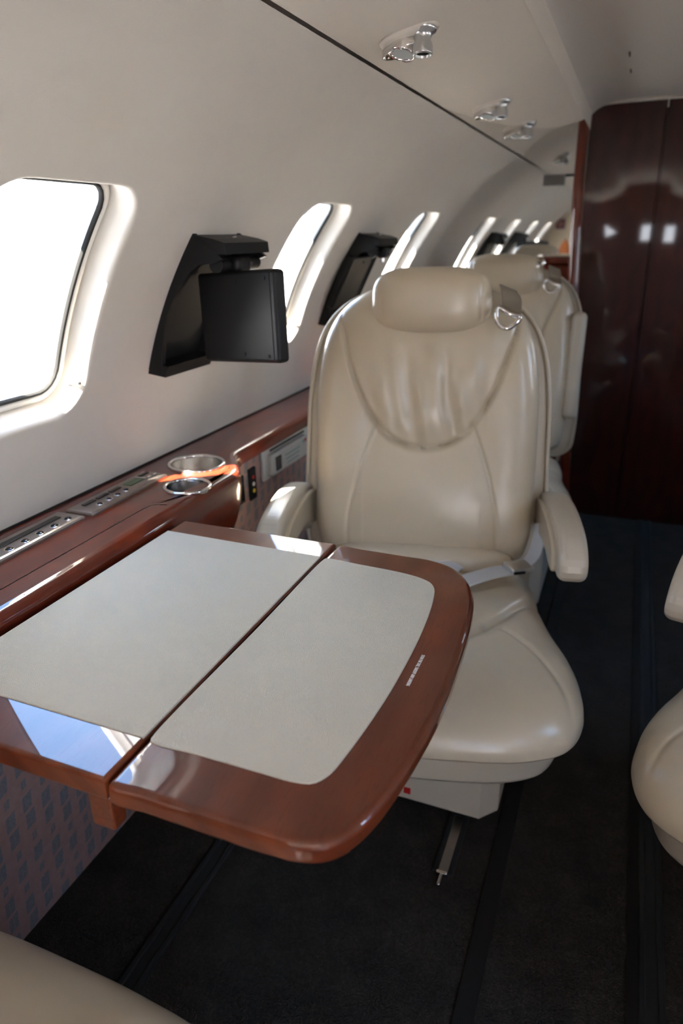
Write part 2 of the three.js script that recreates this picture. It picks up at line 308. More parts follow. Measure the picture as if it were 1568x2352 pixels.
// ------------------------------------------------------------------ floor, ceiling, ends
const floor = structure('floor', 'black carpet on the cabin floor under the seats', 'floor', new THREE.BoxGeometry(2.5, 0.12, 10.8), MAT.carpet);
floor.position.set(0, -0.06, -2.2);
{ const p = floor.geometry.attributes.position, uv = floor.geometry.attributes.uv; for (let i = 0; i < p.count; i++) uv.setXY(i, p.getX(i), p.getZ(i)); }
const ceil = structure('ceiling', 'darker cream ceiling panel between the two overhead panels', 'ceiling', grid((u, v) => {
  const t = u * 2 - 1, x = t * 0.25, edge = Math.pow(Math.abs(t), 10);
  return [x, 1.722 - 0.022 * t * t - 0.04 * edge, 3.2 - 10.8 * v, x, 3.2 - 10.8 * v];
}, 60, 4), MAT.ceiling);
mesh('roof_skin', grid((u, v) => { const a = 1.0573 + (Math.PI - 2 * 1.0573) * u, r = RAD + SKIN; return [-r * Math.cos(a), MIDY + r * Math.sin(a), 3.2 - 10.8 * v]; }, 24, 2, true), MAT.skin, ceil);
for (const z of [-2.43, -2.67]) mesh('strip', rbox(0.004, 0.004, 0.05, 0.001, -0.095, 1.716, z), MAT.rubber, ceil);  // black strips stand in for the shade inside two ceiling slots
// overhead panels: a hanging near panel that ends in a curved lip, a shallower one beyond it
const X0 = 0.5135, Y0 = 1.5525, X1 = 0.238, Y1 = 1.622;
const psuNear = (u) => [lerp(X0, X1, u), Y0 + (Y1 - Y0) * Math.pow(u, 1.15) - 0.008 * Math.sin(Math.PI * u)];
const psuFar = (u) => [lerp(X0, X1, u), lerp(Y0, 1.685, u) + 0.02 * Math.sin(Math.PI * u)];
const lipZ = (u) => { const P = [[0, -1.98], [0.12, -2.26], [0.4, -2.58], [0.7, -2.82], [0.9, -2.9], [1, -2.9]]; for (let i = 0; i < P.length - 1; i++) if (u <= P[i + 1][0]) return lerp(P[i][1], P[i + 1][1], (u - P[i][0]) / (P[i + 1][0] - P[i][0])); return -2.9; };
for (const side of [-1, 1]) {
  const t = structure(side < 0 ? 'trim_1' : 'trim_2', side < 0 ? 'cream overhead panel with reading lights above the window wall' : 'cream overhead panel above the wall across the aisle', 'overhead panel');
  mesh('near_panel', grid((u, v) => {
    const [x, y] = psuNear(u), ze = lipZ(u), z = lerp(3.2, ze, Math.pow(v, 0.5)), end = smooth(0.5, 0, ze < z ? (z - ze) : 0) * 0;
    return [side * x, y - end, z, z, u * 0.3];
  }, 40, 60, side < 0), MAT.overhead, t);
  mesh('panel_lip', grid((u, v) => { const [x, y] = psuNear(u), [, yf] = psuFar(u), a = v * Math.PI / 2; return [side * x, y + (yf + 0.004 - y) * (1 - Math.cos(a)), lipZ(u) - 0.03 * Math.sin(a), u * 0.3, v * 0.1]; }, 40, 8, side < 0), MAT.overhead, t);
  mesh('far_panel', grid((u, v) => { const [x, y] = psuFar(u); const z = lerp(-1.9, -7.6, v); return [side * x, y, z, z, u * 0.3]; }, 24, 40, side < 0), MAT.overhead, t);
  mesh('inner_edge', grid((u, v) => [side * (X1 - 0.001), lerp(1.62, 1.70, u), lerp(3.2, -3.2, v), v * 6, u * 0.1], 2, 2, side > 0), MAT.overhead, t);
  mesh('seam_channel', grid((u, v) => [side * lerp(0.56, 0.49, u), lerp(1.572, 1.60, u), lerp(3.2, -7.6, v)], 2, 2, side < 0), MAT.overhead, t);
}
const wallFront = structure('wall_front', 'cream end wall at the far end of the cabin', 'wall', new THREE.BoxGeometry(2.5, 2.2, 0.1), MAT.farCream);
wallFront.position.set(0, 0.95, -7.6);
{ // wall behind the photographer with three small openings of the flight deck glazing
  const sh = shapeOf([[-1.25, -0.15], [1.25, -0.15], [1.25, 1.95], [-1.25, 1.95]]);
  const k = (2.2 + 6.46) / 3.23, hole = (pts) => sh.holes.push(new THREE.Path(pts.map(([x, y]) => new THREE.Vector2(x, y))));
  const panes = [];
  for (const [cx, cy, w, h] of [[0.017, 1.242, 0.034, 0.058], [0.105, 1.236, 0.036, 0.06]]) { const X = cx * k, Y = 1.25 + (cy - 1.25) * k, a = w * k / 2, b = h * k / 2; hole([[X - a, Y - b], [X - a, Y + b], [X + a, Y + b], [X + a, Y - b]]); panes.push([X, Y, a, b]); }
  const tri = [[-0.143, 1.275], [-0.095, 1.245], [-0.135, 1.228]].map(([x, y]) => [x * k, 1.25 + (y - 1.25) * k]); hole(tri);
  const g = new THREE.ExtrudeGeometry(sh, { depth: 0.06, bevelEnabled: false }); g.translate(0, 0, 2.2);
  const w = structure('wall_back', 'dark wood end wall behind the camera', 'wall', g, MAT.backWood);
  panes.forEach(([X, Y, a, b]) => mesh('pane', (() => { const p = new THREE.PlaneGeometry(2 * a, 2 * b); p.translate(X, Y, 2.23); return p; })(), MAT.acrylic, w));
}
const apron = structure('ground', 'pale concrete apron outside the windows', 'ground', new THREE.BoxGeometry(240, 0.2, 240), MAT.concrete);
apron.position.y = -1.6;

// ------------------------------------------------------------------ seat rails in the floor
for (const [x, z0, z1, lab] of [[-0.683, 2.6, -7, 'black recessed seat rail nearest the woven wall panel'], [-0.217, -1.04, -7, 'grey metal seat rail running under the front cream seat'], [0.187, 2.6, -7, 'black seat rail under the seat across the aisle']]) {
  const r = thing('seat_rail', lab, 'rail', [x, 0, 0]);
  const L = z0 - z1, zc = (z0 + z1) / 2, bright = x === -0.217;
  mesh('channel', [rbox(0.022, 0.004, L, 0.001, 0, 0.002, zc)], bright ? MAT.bronze : MAT.rubber, r);
  for (const s of [-1, 1]) mesh('lip', rbox(0.012, 0.008, L, 0.003, s * 0.016, 0.004, zc), MAT.rubber, r);
  if (bright) mesh('end_stop', [rbox(0.024, 0.012, 0.008, 0.003, 0, 0.01, z0 + 0.004), rbox(0.008, 0.010, 0.03, 0.003, 0, 0.009, z0 + 0.02)], MAT.chrome, r);
}
for (const [x, w, lab] of [[-0.112, 0.035, 'worn grey carpet edge strip beside the front cream seat'], [0.155, 0.02, 'dark carpet edge strip beside the seat across the aisle']]) {
  const s = thing('carpet_strip', lab, 'strip', [x, 0, -2]); mesh('strip', rbox(w, 0.006, 9, 0.002, 0, 0.003, 0), MAT.worn, s);
}

// ------------------------------------------------------------------ side ledge of polished wood
const ledgeX = (z) => -0.80 - 0.08 * smooth(-1.30, -1.46, z) - 0.08 * smooth(-0.16, 0, z);
const ledgeDrop = (z) => lerp(0.21, 0.035, smooth(-1.36, -1.45, z) + smooth(-0.1, -0.02, z));
const CUPS = [[-0.928, -1.328, 0.067, 0.062, 0.2], [-0.856, -1.182, 0.050, 0.047, 0.1]];
{
  const led = thing('side_ledge', 'long polished mahogany ledge along the window wall with cup holders', 'ledge');
  const sh = new THREE.Shape(); const zs = []; for (let i = 0; i <= 120; i++) zs.push(lerp(1.15, -3.2, i / 120));
  zs.forEach((z, i) => { const x = ledgeX(z) - 0.03; i ? sh.lineTo(x, -z) : sh.moveTo(x, -z); }); sh.lineTo(-1.047, 3.2); sh.lineTo(-1.047, -1.15);
  for (const [cx, cz, a, b, rot] of CUPS) { const h = new THREE.Path(); h.absellipse(cx, -cz, a - 0.002, b - 0.002, 0, Math.PI * 2, true, rot); sh.holes.push(h); }
  const cut = []; for (let k = 0; k <= 12; k++) cut.push([-0.860 - 0.0006 * k, lerp(-0.2, -1.03, k / 12)]);   // open joint of the table's stowage lid
  cut.push([-0.866, -1.05], [-0.859, -1.066], [-0.846, -1.073], [-0.8335, -1.0745]);
  const rim = cut.map(([x, z], k) => { const a = cut[Math.max(0, k - 1)], b = cut[Math.min(cut.length - 1, k + 1)], l = Math.hypot(b[0] - a[0], b[1] - a[1]), n = 0.0014; return [[x + (b[1] - a[1]) / l * n, z - (b[0] - a[0]) / l * n], [x - (b[1] - a[1]) / l * n, z + (b[0] - a[0]) / l * n]]; });
  sh.holes.push(new THREE.Path([...rim.map((r) => r[0]), ...rim.map((r) => r[1]).reverse()].map(([x, z]) => new THREE.Vector2(x, -z))));
  const top = new THREE.ShapeGeometry(sh, 48); top.rotateX(-Math.PI / 2); top.translate(0, 0.742, 0);
  { const uv = top.attributes.uv, p = top.attributes.position; for (let i = 0; i < p.count; i++) uv.setXY(i, p.getZ(i), p.getX(i)); }
  mesh('ledge_top', top, MAT.wood, led);
  const prof = [[0.03, 0], [0.022, 0], [0.013, 0.002], [0.006, 0.007], [0.001, 0.015], [0, 0.025]];
  mesh('front_edge', grid((u, v) => {
    const z = lerp(1.15, -3.2, u), xf = ledgeX(z), D = ledgeDrop(z); let k = v * 9, o;
    if (k <= 5) { const i = Math.min(4, Math.floor(k)), f = k - i; o = [lerp(prof[i][0], prof[i + 1][0], f), lerp(prof[i][1], prof[i + 1][1], f)]; }
    else if (k <= 8) { const f = (k - 5) / 3; o = [0.06 * f * f * smooth(0.04, 0.2, D), 0.025 + (D - 0.025) * f]; }
    else o = [0.06 * smooth(0.04, 0.2, D) + (k - 8) * (xf + 0.94 - 0.06 * smooth(0.04, 0.2, D)), D];
    return [xf - o[0], 0.742 - o[1], z, z, o[1] + o[0]];
  }, 240, 27, true), MAT.wood, led);
  mesh('wall_bead', rbox(0.004, 0.005, 4.3, 0.001, -1.045, 0.7435, -1.02), MAT.rubber, led);
  const rl = thing('side_ledge', 'polished wood ledge along the wall across the aisle', 'ledge');
  mesh('ledge_top', rbox(0.12, 0.05, 4.2, 0.012, 0.97, 0.717, -1.08), MAT.wood, rl);
}
CUPS.forEach(([cx, cz, a, b, rot], i) => {
  const c = thing('cup_holder', i ? 'small round polished steel cup holder at the front edge of the ledge' : 'larger oval polished steel cup holder beside the cloth wall', 'cup holder', [cx, 0.742, cz], -rot);
  const E = (k, y) => (t) => [a * k * Math.cos(t), y, b * k * Math.sin(t)];
  mesh('liner', grid((u, v) => { const t = u * Math.PI * 2, k = 1 - 0.12 * v; return [a * k * Math.cos(t), 0.002 - 0.07 * v, b * k * Math.sin(t)]; }, 64, 6, true, (u, v) => [u * 0.4, v * 0.08]), MAT.steel, c);
  mesh('bottom', grid((u, v) => { const t = u * Math.PI * 2; return [a * 0.88 * v * Math.cos(t), -0.067, b * 0.88 * v * Math.sin(t)]; }, 48, 3), MAT.steel, c);
  mesh('rim', tube(Array.from({ length: 48 }, (_, k) => E(1.01, 0.002)(k / 48 * Math.PI * 2)), 0.0045, 96, true), MAT.chrome, c);
});
// control panels set into the ledge
function controlPanel(pos, len, turn, label, build) {
  const c = thing('control_panel', label, 'control panel', pos, turn);
  const g = new THREE.ExtrudeGeometry(shapeOf([[-0.032, -len / 2], [0.032, -len / 2], [0.032, len / 2], [-0.032, len / 2]]), { depth: 0.004, bevelEnabled: true, bevelSize: 0.005, bevelThickness: 0.005, bevelSegments: 2, bevelOffset: -0.004 });
  g.rotateX(-Math.PI / 2); mesh('face_plate', g, MAT.bronze, c); build(c); return c;
}
const roundButton = (c, x, z, r) => { const m = new THREE.LatheGeometry([[0, 0.0035], [r * 0.6, 0.003], [r * 0.85, 0.0015], [r, 0]].map(([a, b]) => new THREE.Vector2(a, b)), 20); m.translate(x, 0.0092, z); const o = mesh('button', m, MAT.blackGloss, c); const ring = new THREE.TorusGeometry(r * 1.08, 0.0012, 8, 24); ring.rotateX(Math.PI / 2); ring.translate(x, 0.0092, z); mesh('button_ring', ring, MAT.steel, o); };
controlPanel([-0.972, 0.742, -0.80], 0.31, 0.02, 'grey metal control panel with one row of seven round black buttons', (c) => {
  mesh('display_strip', rbox(0.015, 0.002, 0.26, 0.001, -0.008, 0.0098, 0.0), MAT.blackGloss, c);
  for (let k = 0; k < 7; k++) roundButton(c, 0.017, -0.128 + k * 0.0365, 0.0075);
});
controlPanel([-0.970, 0.742, -1.096], 0.255, 0.02, 'grey metal control panel with a small green display and four black buttons', (c) => {
  for (let k = 0; k < 4; k++) roundButton(c, 0.015, 0.082 - k * 0.0285, 0.0062);
  for (let k = 0; k < 3; k++) mesh('key', rbox(0.010, 0.003, 0.034, 0.001, -0.010, 0.0098, 0.085 - k * 0.041), MAT.blackGloss, c);
  mesh('green_display', rbox(0.022, 0.002, 0.046, 0.001, -0.003, 0.0098, -0.052), MAT.lcd, c);
  mesh('display_bezel', tube([[-0.016, 0.010, -0.078], [0.010, 0.010, -0.080], [0.014, 0.010, -0.078]], 0.002, 16), MAT.chrome, c);
  mesh('key', rbox(0.010, 0.003, 0.03, 0.001, -0.014, 0.0098, -0.104), MAT.blackGloss, c);
  for (const z of [-0.093, -0.113]) mesh('switch', rbox(0.008, 0.004, 0.012, 0.002, 0.010, 0.0102, z), MAT.chrome, c);
});
// sockets and the grey box on the woven wall panel
{
  const b = thing('wall_box', 'light grey plastic wall unit with a dark window below the ledge', 'wall unit', [-0.921, 0.645, -1.78]);
  mesh('back_plate', rbox(0.010, 0.092, 0.31, 0.004, 0.006, 0, 0), MAT.greyPlastic, b);
  mesh('cover', rbox(0.022, 0.066, 0.24, 0.008, 0.017, -0.004, 0.01), MAT.greyPlastic, b);
  mesh('slot_shade', rbox(0.012, 0.005, 0.23, 0.002, 0.008, 0.036, 0.0), MAT.rubber, b);  // dark strip drawn in place of the shade in the top slot
  mesh('dark_window', rbox(0.002, 0.042, 0.034, 0.001, 0.0285, -0.004, 0.095), MAT.blackGloss, b);
  mesh('red_mark', rbox(0.001, 0.010, 0.012, 0.0004, 0.0285, 0.016, -0.09), MAT.red, b);
  mesh('green_mark', rbox(0.001, 0.010, 0.012, 0.0004, 0.0285, 0.015, -0.075), MAT.teal, b);
  for (let k = 0; k < 3; k++) mesh('printed_line', rbox(0.0006, 0.005, 0.10 - 0.01 * k, 0.0002, 0.0284, 0.006 - k * 0.013, 0.0), std({ color: lin(0.24, 0.34, 0.36), roughness: 0.6 }), b);
  const j = thing('jack_panel', 'narrow black jack plate with red white and yellow sockets', 'socket plate', [-0.921, 0.613, -1.568]);
  mesh('plate', rbox(0.008, 0.092, 0.036, 0.003, 0.004, 0, 0), MAT.black, j);
  [['red_socket', 0.02, MAT.red], ['white_socket', 0, MAT.white], ['yellow_socket', -0.02, MAT.yellow]].forEach(([n, y, m]) => { const g = new THREE.TorusGeometry(0.0042, 0.0018, 8, 20); g.rotateY(Math.PI / 2); g.translate(0.0085, y, 0); mesh(n, g, m, j); });
  const s = thing('socket_plate', 'black empty socket recess plate next to the jack plate', 'socket plate', [-0.921, 0.615, -1.497]);
  mesh('plate', rbox(0.008, 0.078, 0.046, 0.003, 0.004, 0, 0), MAT.black, s); mesh('recess', rbox(0.002, 0.048, 0.026, 0.001, 0.0082, -0.006, 0), MAT.blackGloss, s);  // raised black piece stands in for the shade inside the socket recess
}

// ------------------------------------------------------------------ folding table
{
  const t = thing('folding_table', 'polished mahogany folding table with two cream leather panels pulled out from the wall', 'table', [-0.45, 0.72, -0.745]);
  const L = (pts) => pts.map(([x, z]) => [x + 0.45, z + 0.745]);
  const T = 0.030;
  const planar = (g) => { const uv = g.attributes.uv, p = g.attributes.position; for (let i = 0; i < p.count; i++) uv.setXY(i, p.getZ(i), p.getX(i) + p.getY(i)); return g; };
  const out = mesh('wall_side_leaf', planar(slab(L([[-0.785, -1.063], [-0.453, -1.063], [-0.453, -0.424], [-0.785, -0.424]]), T, 0.005)), MAT.tableWood, t);
  const rim = closedSpline([[-0.32, -1.063], [-0.27, -1.062], [-0.227, -1.047], [-0.193, -1.008], [-0.172, -0.955], [-0.161, -0.887], [-0.153, -0.77], [-0.151, -0.682], [-0.157, -0.589], [-0.170, -0.497], [-0.184, -0.456], [-0.200, -0.436], [-0.225, -0.425], [-0.27, -0.421], [-0.32, -0.421], [-0.40, -0.421], [-0.447, -0.421], [-0.4495, -0.44], [-0.4495, -0.75], [-0.4495, -1.04], [-0.447, -1.063], [-0.40, -1.063]], 220);
  const inn = mesh('aisle_side_leaf', planar(slab(L(rim), T, 0.010, 6)), MAT.tableWood, t);
  const p1 = slab(L([[-0.784, -1.004], [-0.456, -1.0], [-0.455, -0.493], [-0.784, -0.493]]), 0.004, 0.0012, 3); p1.translate(0, 0.0016, 0);
  mesh('leather_panel', p1, MAT.tableLeather, out).userData.label = 'cream pebbled leather panel';
  const rim2 = closedSpline([[-0.30, -0.990], [-0.268, -0.983], [-0.247, -0.972], [-0.236, -0.955], [-0.230, -0.93], [-0.223, -0.877], [-0.218, -0.80], [-0.217, -0.72], [-0.219, -0.648], [-0.227, -0.555], [-0.234, -0.515], [-0.245, -0.499], [-0.262, -0.494], [-0.30, -0.493], [-0.38, -0.492], [-0.444, -0.491], [-0.4465, -0.498], [-0.4465, -0.75], [-0.4465, -0.99], [-0.444, -0.997], [-0.38, -0.995]], 200);
  const p2 = slab(L(rim2), 0.004, 0.0012, 3); p2.translate(0, 0.0016, 0);
  mesh('leather_panel', p2, MAT.tableLeather, inn).userData.label = 'cream pebbled leather panel';
  for (const z of [-0.437, -1.045]) mesh('hinge_bracket', rbox(0.032, 0.05, 0.022, 0.004, -0.018, -0.05, z + 0.745), MAT.tableWood, t);
  mesh('slide_rail', [rbox(0.30, 0.02, 0.03, 0.004, -0.17, -0.045, -0.2), rbox(0.30, 0.02, 0.03, 0.004, -0.17, -0.045, 0.2)], MAT.black, t);
  const font = await new FontLoader().loadAsync('fonts/droid/droid_sans_bold.typeface.json');
  const tx = new TextGeometry('STOW FOR TAXI, TAKEOFF AND LANDING', { font, size: 0.0046, depth: 0.0002, curveSegments: 3, bevelEnabled: false });
  tx.computeBoundingBox(); const b = tx.boundingBox; tx.translate(-b.min.x, -b.min.y, 0); tx.scale(0.073 / (b.max.x - b.min.x), 1, 1);
  tx.applyMatrix4(new THREE.Matrix4().makeBasis(V(0, 0, 1), V(1, 0, 0), V(0, 1, 0))); tx.translate(-0.2045 + 0.45, 0.0002, -0.768 + 0.745);
  mesh('placard', tx, MAT.white, inn).userData.label = 'small white lettering along the table rim';
  globalThis.cabinFont = font;
}

// ------------------------------------------------------------------ seats
const TILT = 0.2;
const yb = (y) => (y - 0.44) / Math.cos(TILT);
const mirrorPts = (half) => [...half, ...half.slice().reverse().filter(([x]) => x > 1e-6).map(([x, y]) => [-x, y])];
const backOutline = closedSpline(mirrorPts([[0, 0], [0.18, 0.002], [0.258, 0.015], [0.278, 0.06], [0.284, 0.2], [0.284, 0.38], [0.276, 0.50], [0.258, 0.585], [0.222, 0.645], [0.16, 0.69], [0.08, 0.708], [0, 0.712]]), 480);
const shellOutline = closedSpline(mirrorPts([[0, -0.02], [0.2, -0.02], [0.30, 0.0], [0.318, 0.06], [0.318, 0.3], [0.312, 0.44], [0.296, 0.54], [0.265, 0.615], [0.20, 0.675], [0.1, 0.70], [0, 0.70]]), 180);
const yoke = []; for (let i = 0; i <= 60; i++) { const t = i / 60 * 2 - 1, a = Math.abs(t); yoke.push([t * 0.226, yb(0.737 + 0.34 * Math.pow(a, 2.2) * (0.55 + 0.45 * a * a))]); }
const lowR = spline([[0.118, yb(0.80)], [0.148, yb(0.72)], [0.172, yb(0.64)], [0.188, yb(0.56)], [0.195, yb(0.44)]], 20, false), lowL = lowR.map(([x, y]) => [-x, y]);
const yokeY = (x) => { const a = Math.min(1, Math.abs(x) / 0.226); return yb(0.737 + 0.34 * Math.pow(a, 2.2) * (0.55 + 0.45 * a * a)); };
const backDisp = (x, y) => {
  const dy = distTo(yoke, x, y), dl = Math.min(distTo(lowL, x, y), distTo(lowR, x, y)), inside = y > yokeY(x) && Math.abs(x) < 0.226;
  let h = -0.0085 * gauss(dy, 0.0045) - 0.004 * gauss(dl, 0.0035);
  if (inside) {
    h += 0.014 * (1 - gauss(dy, 0.035)) * smooth(0.71, 0.55, y);
    const m = gauss(y - yb(0.85), 0.075) * gauss(x, 0.11);
    h += m * 0.013 * (Math.sin(x * 62 + 3 * N1(y * 9 + 3, 2, 64)) * 0.6 + Math.sin(x * 128 + y * 22) * 0.28 + 0.5 * (N2(x * 40 + 20, y * 12, 64) - 0.5));
  } else {
    h += 0.022 * gauss(y - yb(0.60), 0.085) * gauss(x, 0.17) + 0.007 * (1 - gauss(dl, 0.03)) * (Math.abs(x) > 0.15 ? 1 : 0.6);
    h += 0.0018 * (N3(x * 26 + 9, y * 14 + 5, 64) - 0.5);
  }
  return h;
};
const cushionOutline = closedSpline(mirrorPts([[0, -0.29], [0.2, -0.29], [0.272, -0.265], [0.295, -0.19], [0.30, -0.09], [0.318, 0.02], [0.342, 0.12], [0.35, 0.20], [0.340, 0.29], [0.302, 0.36], [0.22, 0.398], [0.11, 0.41], [0, 0.412]]), 400);
const seamHip = spline([[0.30, -0.115], [0.24, -0.03], [0.19, 0.05], [0.13, 0.115], [0.06, 0.15], [0, 0.155]], 24, false), seamHipL = seamHip.map(([x, y]) => [-x, y]);
const seamThigh = spline([[0.16, 0.085], [0.20, 0.10], [0.236, 0.13], [0.282, 0.207], [0.308, 0.28], [0.314, 0.37]], 24, false), seamThighL = seamThigh.map(([x, y]) => [-x, y]);
const seatDisp = (x, y) => {
  const a = Math.min(distTo(seamHip, x, y), distTo(seamHipL, x, y)), b = Math.min(distTo(seamThigh, x, y), distTo(seamThighL, x, y));
  return -0.012 * gauss(a, 0.008) + 0.006 * gauss(a - 0.03, 0.02) - 0.0045 * gauss(b, 0.004) - 0.012 * gauss(Math.hypot(x, (y - 0.02) * 0.8), 0.16) + 0.003 * (N1(x * 14 + 30, y * 14 + 30, 64) - 0.5) + 0.0012 * (N2(x * 45 + 30, y * 45 + 30, 64) - 0.5);
};
const panelGeo = (() => {                                          // loft the seat pan below the cushion
  return grid((u, v) => { const o = cushionOutline[Math.round(u * 400) % 400], k = v < 0.85 ? lerp(0.955, 0.885, v / 0.85) : lerp(0.885, 0.80, (v - 0.85) / 0.15), y = v < 0.85 ? lerp(0.375, 0.278, v / 0.85) : lerp(0.278, 0.268, (v - 0.85) / 0.15); const cz = 0.03; return [o[0] * k, y, cz + (o[1] - cz) * k, u * 1.9, y]; }, 400, 14, true);
})();
const panelBottom = (() => { const g = new THREE.ShapeGeometry(shapeOf(cushionOutline.map(([x, z]) => [x * 0.80, 0.03 + (z - 0.03) * 0.80]))); g.rotateX(Math.PI / 2); g.translate(0, 0.268, 0); return g; })();
const armProfile = closedSpline([[-0.40, 0.46], [-0.40, 0.585], [-0.33, 0.622], [-0.22, 0.646], [-0.10, 0.648], [-0.01, 0.634], [0.032, 0.604], [0.042, 0.572], [0.030, 0.552], [-0.01, 0.548], [-0.08, 0.552], [-0.18, 0.545], [-0.28, 0.515], [-0.35, 0.475]], 80);
const armGeo = (() => { const g = new THREE.ExtrudeGeometry(shapeOf(armProfile.map(([z, y]) => [-z, y])), { depth: 0.026, bevelEnabled: true, bevelSize: 0.014, bevelThickness: 0.018, bevelSegments: 5, bevelOffset: -0.012 }); g.rotateY(Math.PI / 2); g.translate(-0.013, 0, 0); return g; })();
const armInner = (() => { const g = new THREE.ExtrudeGeometry(shapeOf(armProfile.map(([z, y]) => [-(z * 0.9 - 0.035), 0.556 + (y - 0.556) * 0.72])), { depth: 0.006, bevelEnabled: true, bevelSize: 0.005, bevelThickness: 0.005, bevelSegments: 2, bevelOffset: -0.005 }); g.rotateY(Math.PI / 2); return g; })();
const GEO = {
  cushion: (() => { const g = dome({ outline: cushionOutline, centre: [0, 0.06], front: 0.092, back: 0.035, rings: 90, p: 5, disp: seatDisp }); g.rotateX(-Math.PI / 2); g.scale(1, 1, -1); const ix = g.index.array; for (let i = 0; i < ix.length; i += 3) { const t = ix[i]; ix[i] = ix[i + 1]; ix[i + 1] = t; } g.translate(0, 0.372, 0); g.computeVertexNormals(); return g; })(),
  back: dome({ outline: backOutline, centre: [0, 0.36], front: 0.065, back: 0.03, rings: 116, p: 9, disp: backDisp }),
  shellBack: dome({ outline: shellOutline, centre: [0, 0.34], front: 0.012, back: 0.075, rings: 20, p: 26, pb: 6 }),
  head: dome({ outline: ellipse(0.145, 0.073, 3.4, 120).map(([x, y]) => [x * (1 - 0.25 * y), y - 0.010 * (1 - (x / 0.145) ** 2) * (y < 0 ? 1 : -0.2)]), front: 0.055, back: 0.045, rings: 40, p: 3.2, pb: 3, disp: (x) => -0.003 * gauss(Math.abs(x) - 0.119, 0.0028) }),
  roll: (() => { const g = dome({ outline: ellipse(0.24, 0.045, 2.6, 96), front: 0.05, back: 0.03, p: 2.4, disp: (x, y) => 0.0015 * Math.sin(x * 60 + y * 40) }); return g; })(),
  base: (() => { const g = slab([[-0.28, -0.27], [0.28, -0.27], [0.28, 0.225], [0.245, 0.265], [-0.245, 0.265], [-0.28, 0.225]], 0.225, 0.012, 3); g.translate(0, 0.255, 0); return g; })(),
};
function seat(label, pos, turn, o = {}) {
  const s = thing('cabin_seat', label, 'seat', pos, turn, o.group);
  const pedestal = new THREE.Group(); pedestal.name = 'pedestal'; s.add(pedestal); pedestal.rotation.y = -turn;
  const off = V(...(o.base ?? [0, 0, 0])).applyAxisAngle(V(0, 1, 0), -turn); pedestal.position.copy(off);
  mesh('base_cover', GEO.base, MAT.shell, pedestal);
  if (o.tag) mesh('red_tag', rbox(0.016, 0.016, 0.004, 0.001, 0.078, 0.062, 0.266), MAT.red, pedestal);
  for (const x of [-0.23, 0.2]) mesh('rail_foot', rbox(0.04, 0.024, 0.5, 0.006, x, 0.022, 0), MAT.black, pedestal);
  mesh('swivel', (() => { const g = cyl(0.14, 0.16, 0.05, 36); g.translate(0, 0.25, 0); return g; })(), MAT.black, s);
  mesh('seat_pan', [panelGeo, panelBottom], MAT.shell, s);
  mesh('seat_cushion', GEO.cushion, MAT.leather, s);
  const back = new THREE.Group(); back.name = 'backrest'; s.add(back); back.position.set(0, 0.44, -0.275); back.rotation.x = -TILT;
  mesh('back_cushion', GEO.back, MAT.leather, back);
  const sh = mesh('back_shell', GEO.shellBack, MAT.shell, back); sh.position.z = -0.055;
  mesh('shell_piping', tube(shellOutline.filter((_, i) => i % 4 === 0).map(([x, y]) => [x, y, -0.046]), 0.006, 180, true), MAT.shell, back);
  const roll = mesh('lumbar_roll', GEO.roll, MAT.leather, back); roll.position.set(0, 0.012, 0.048);
  const head = mesh('headrest', GEO.head, MAT.leather, s); head.position.set(0.006, 1.104, -0.345); head.rotation.x = -0.06;
  if (o.glints) for (const x of [0.128, 0.147]) { const g = new THREE.SphereGeometry(0.012, 16, 12); g.scale(0.8, 1.5, 1); g.translate(x, 1.135 + (x - 0.13) * 0.6, -0.325); mesh('glint_knob', g, MAT.chrome, s); }  // chrome knobs added as two bright glints beside the headrest
  for (const k of o.arms ?? [-1, 1]) {
    const a = mesh('armrest', armGeo, MAT.shell, s); a.position.x = k * 0.338;
    const i = mesh('inner_panel', armInner, MAT.leather, a); i.position.x = k > 0 ? -0.036 : 0.030;
  }
  if (o.wing) { const w = mesh('stowed_armrest', [rbox(0.055, 0.40, 0.075, 0.022, 0.296, 0.335, 0.01), rbox(0.022, 0.085, 0.01, 0.004, 0.296, 0.20, 0.048)], MAT.shell, back); w.rotation.x = 0.02; }
  return s;
}
const DEG = Math.PI / 180;
seat('front cream leather swivel seat turned slightly towards the aisle behind the table', [-0.38, 0, -1.35], 13 * DEG, { base: [-0.035, 0, -0.095], tag: true });
seat('cream leather seat standing on the other side of the aisle', [0.50, 0, -1.25], -13 * DEG, { base: [0.05, 0, -0.1] });
seat('cream leather seat directly behind the front swivel seat beside the wood partition', [-0.452, 0, -2.44], 3 * DEG, { arms: [-1], wing: true, glints: true });
seat('cream leather seat facing the table with only its cushion edge in view', [-0.555, 0, -0.008], 180 * DEG, { arms: [-1] });
seat('cream leather seat at the far end of the row by the distant wall monitors', [-0.625, 0, -4.55], 0, { arms: [] });

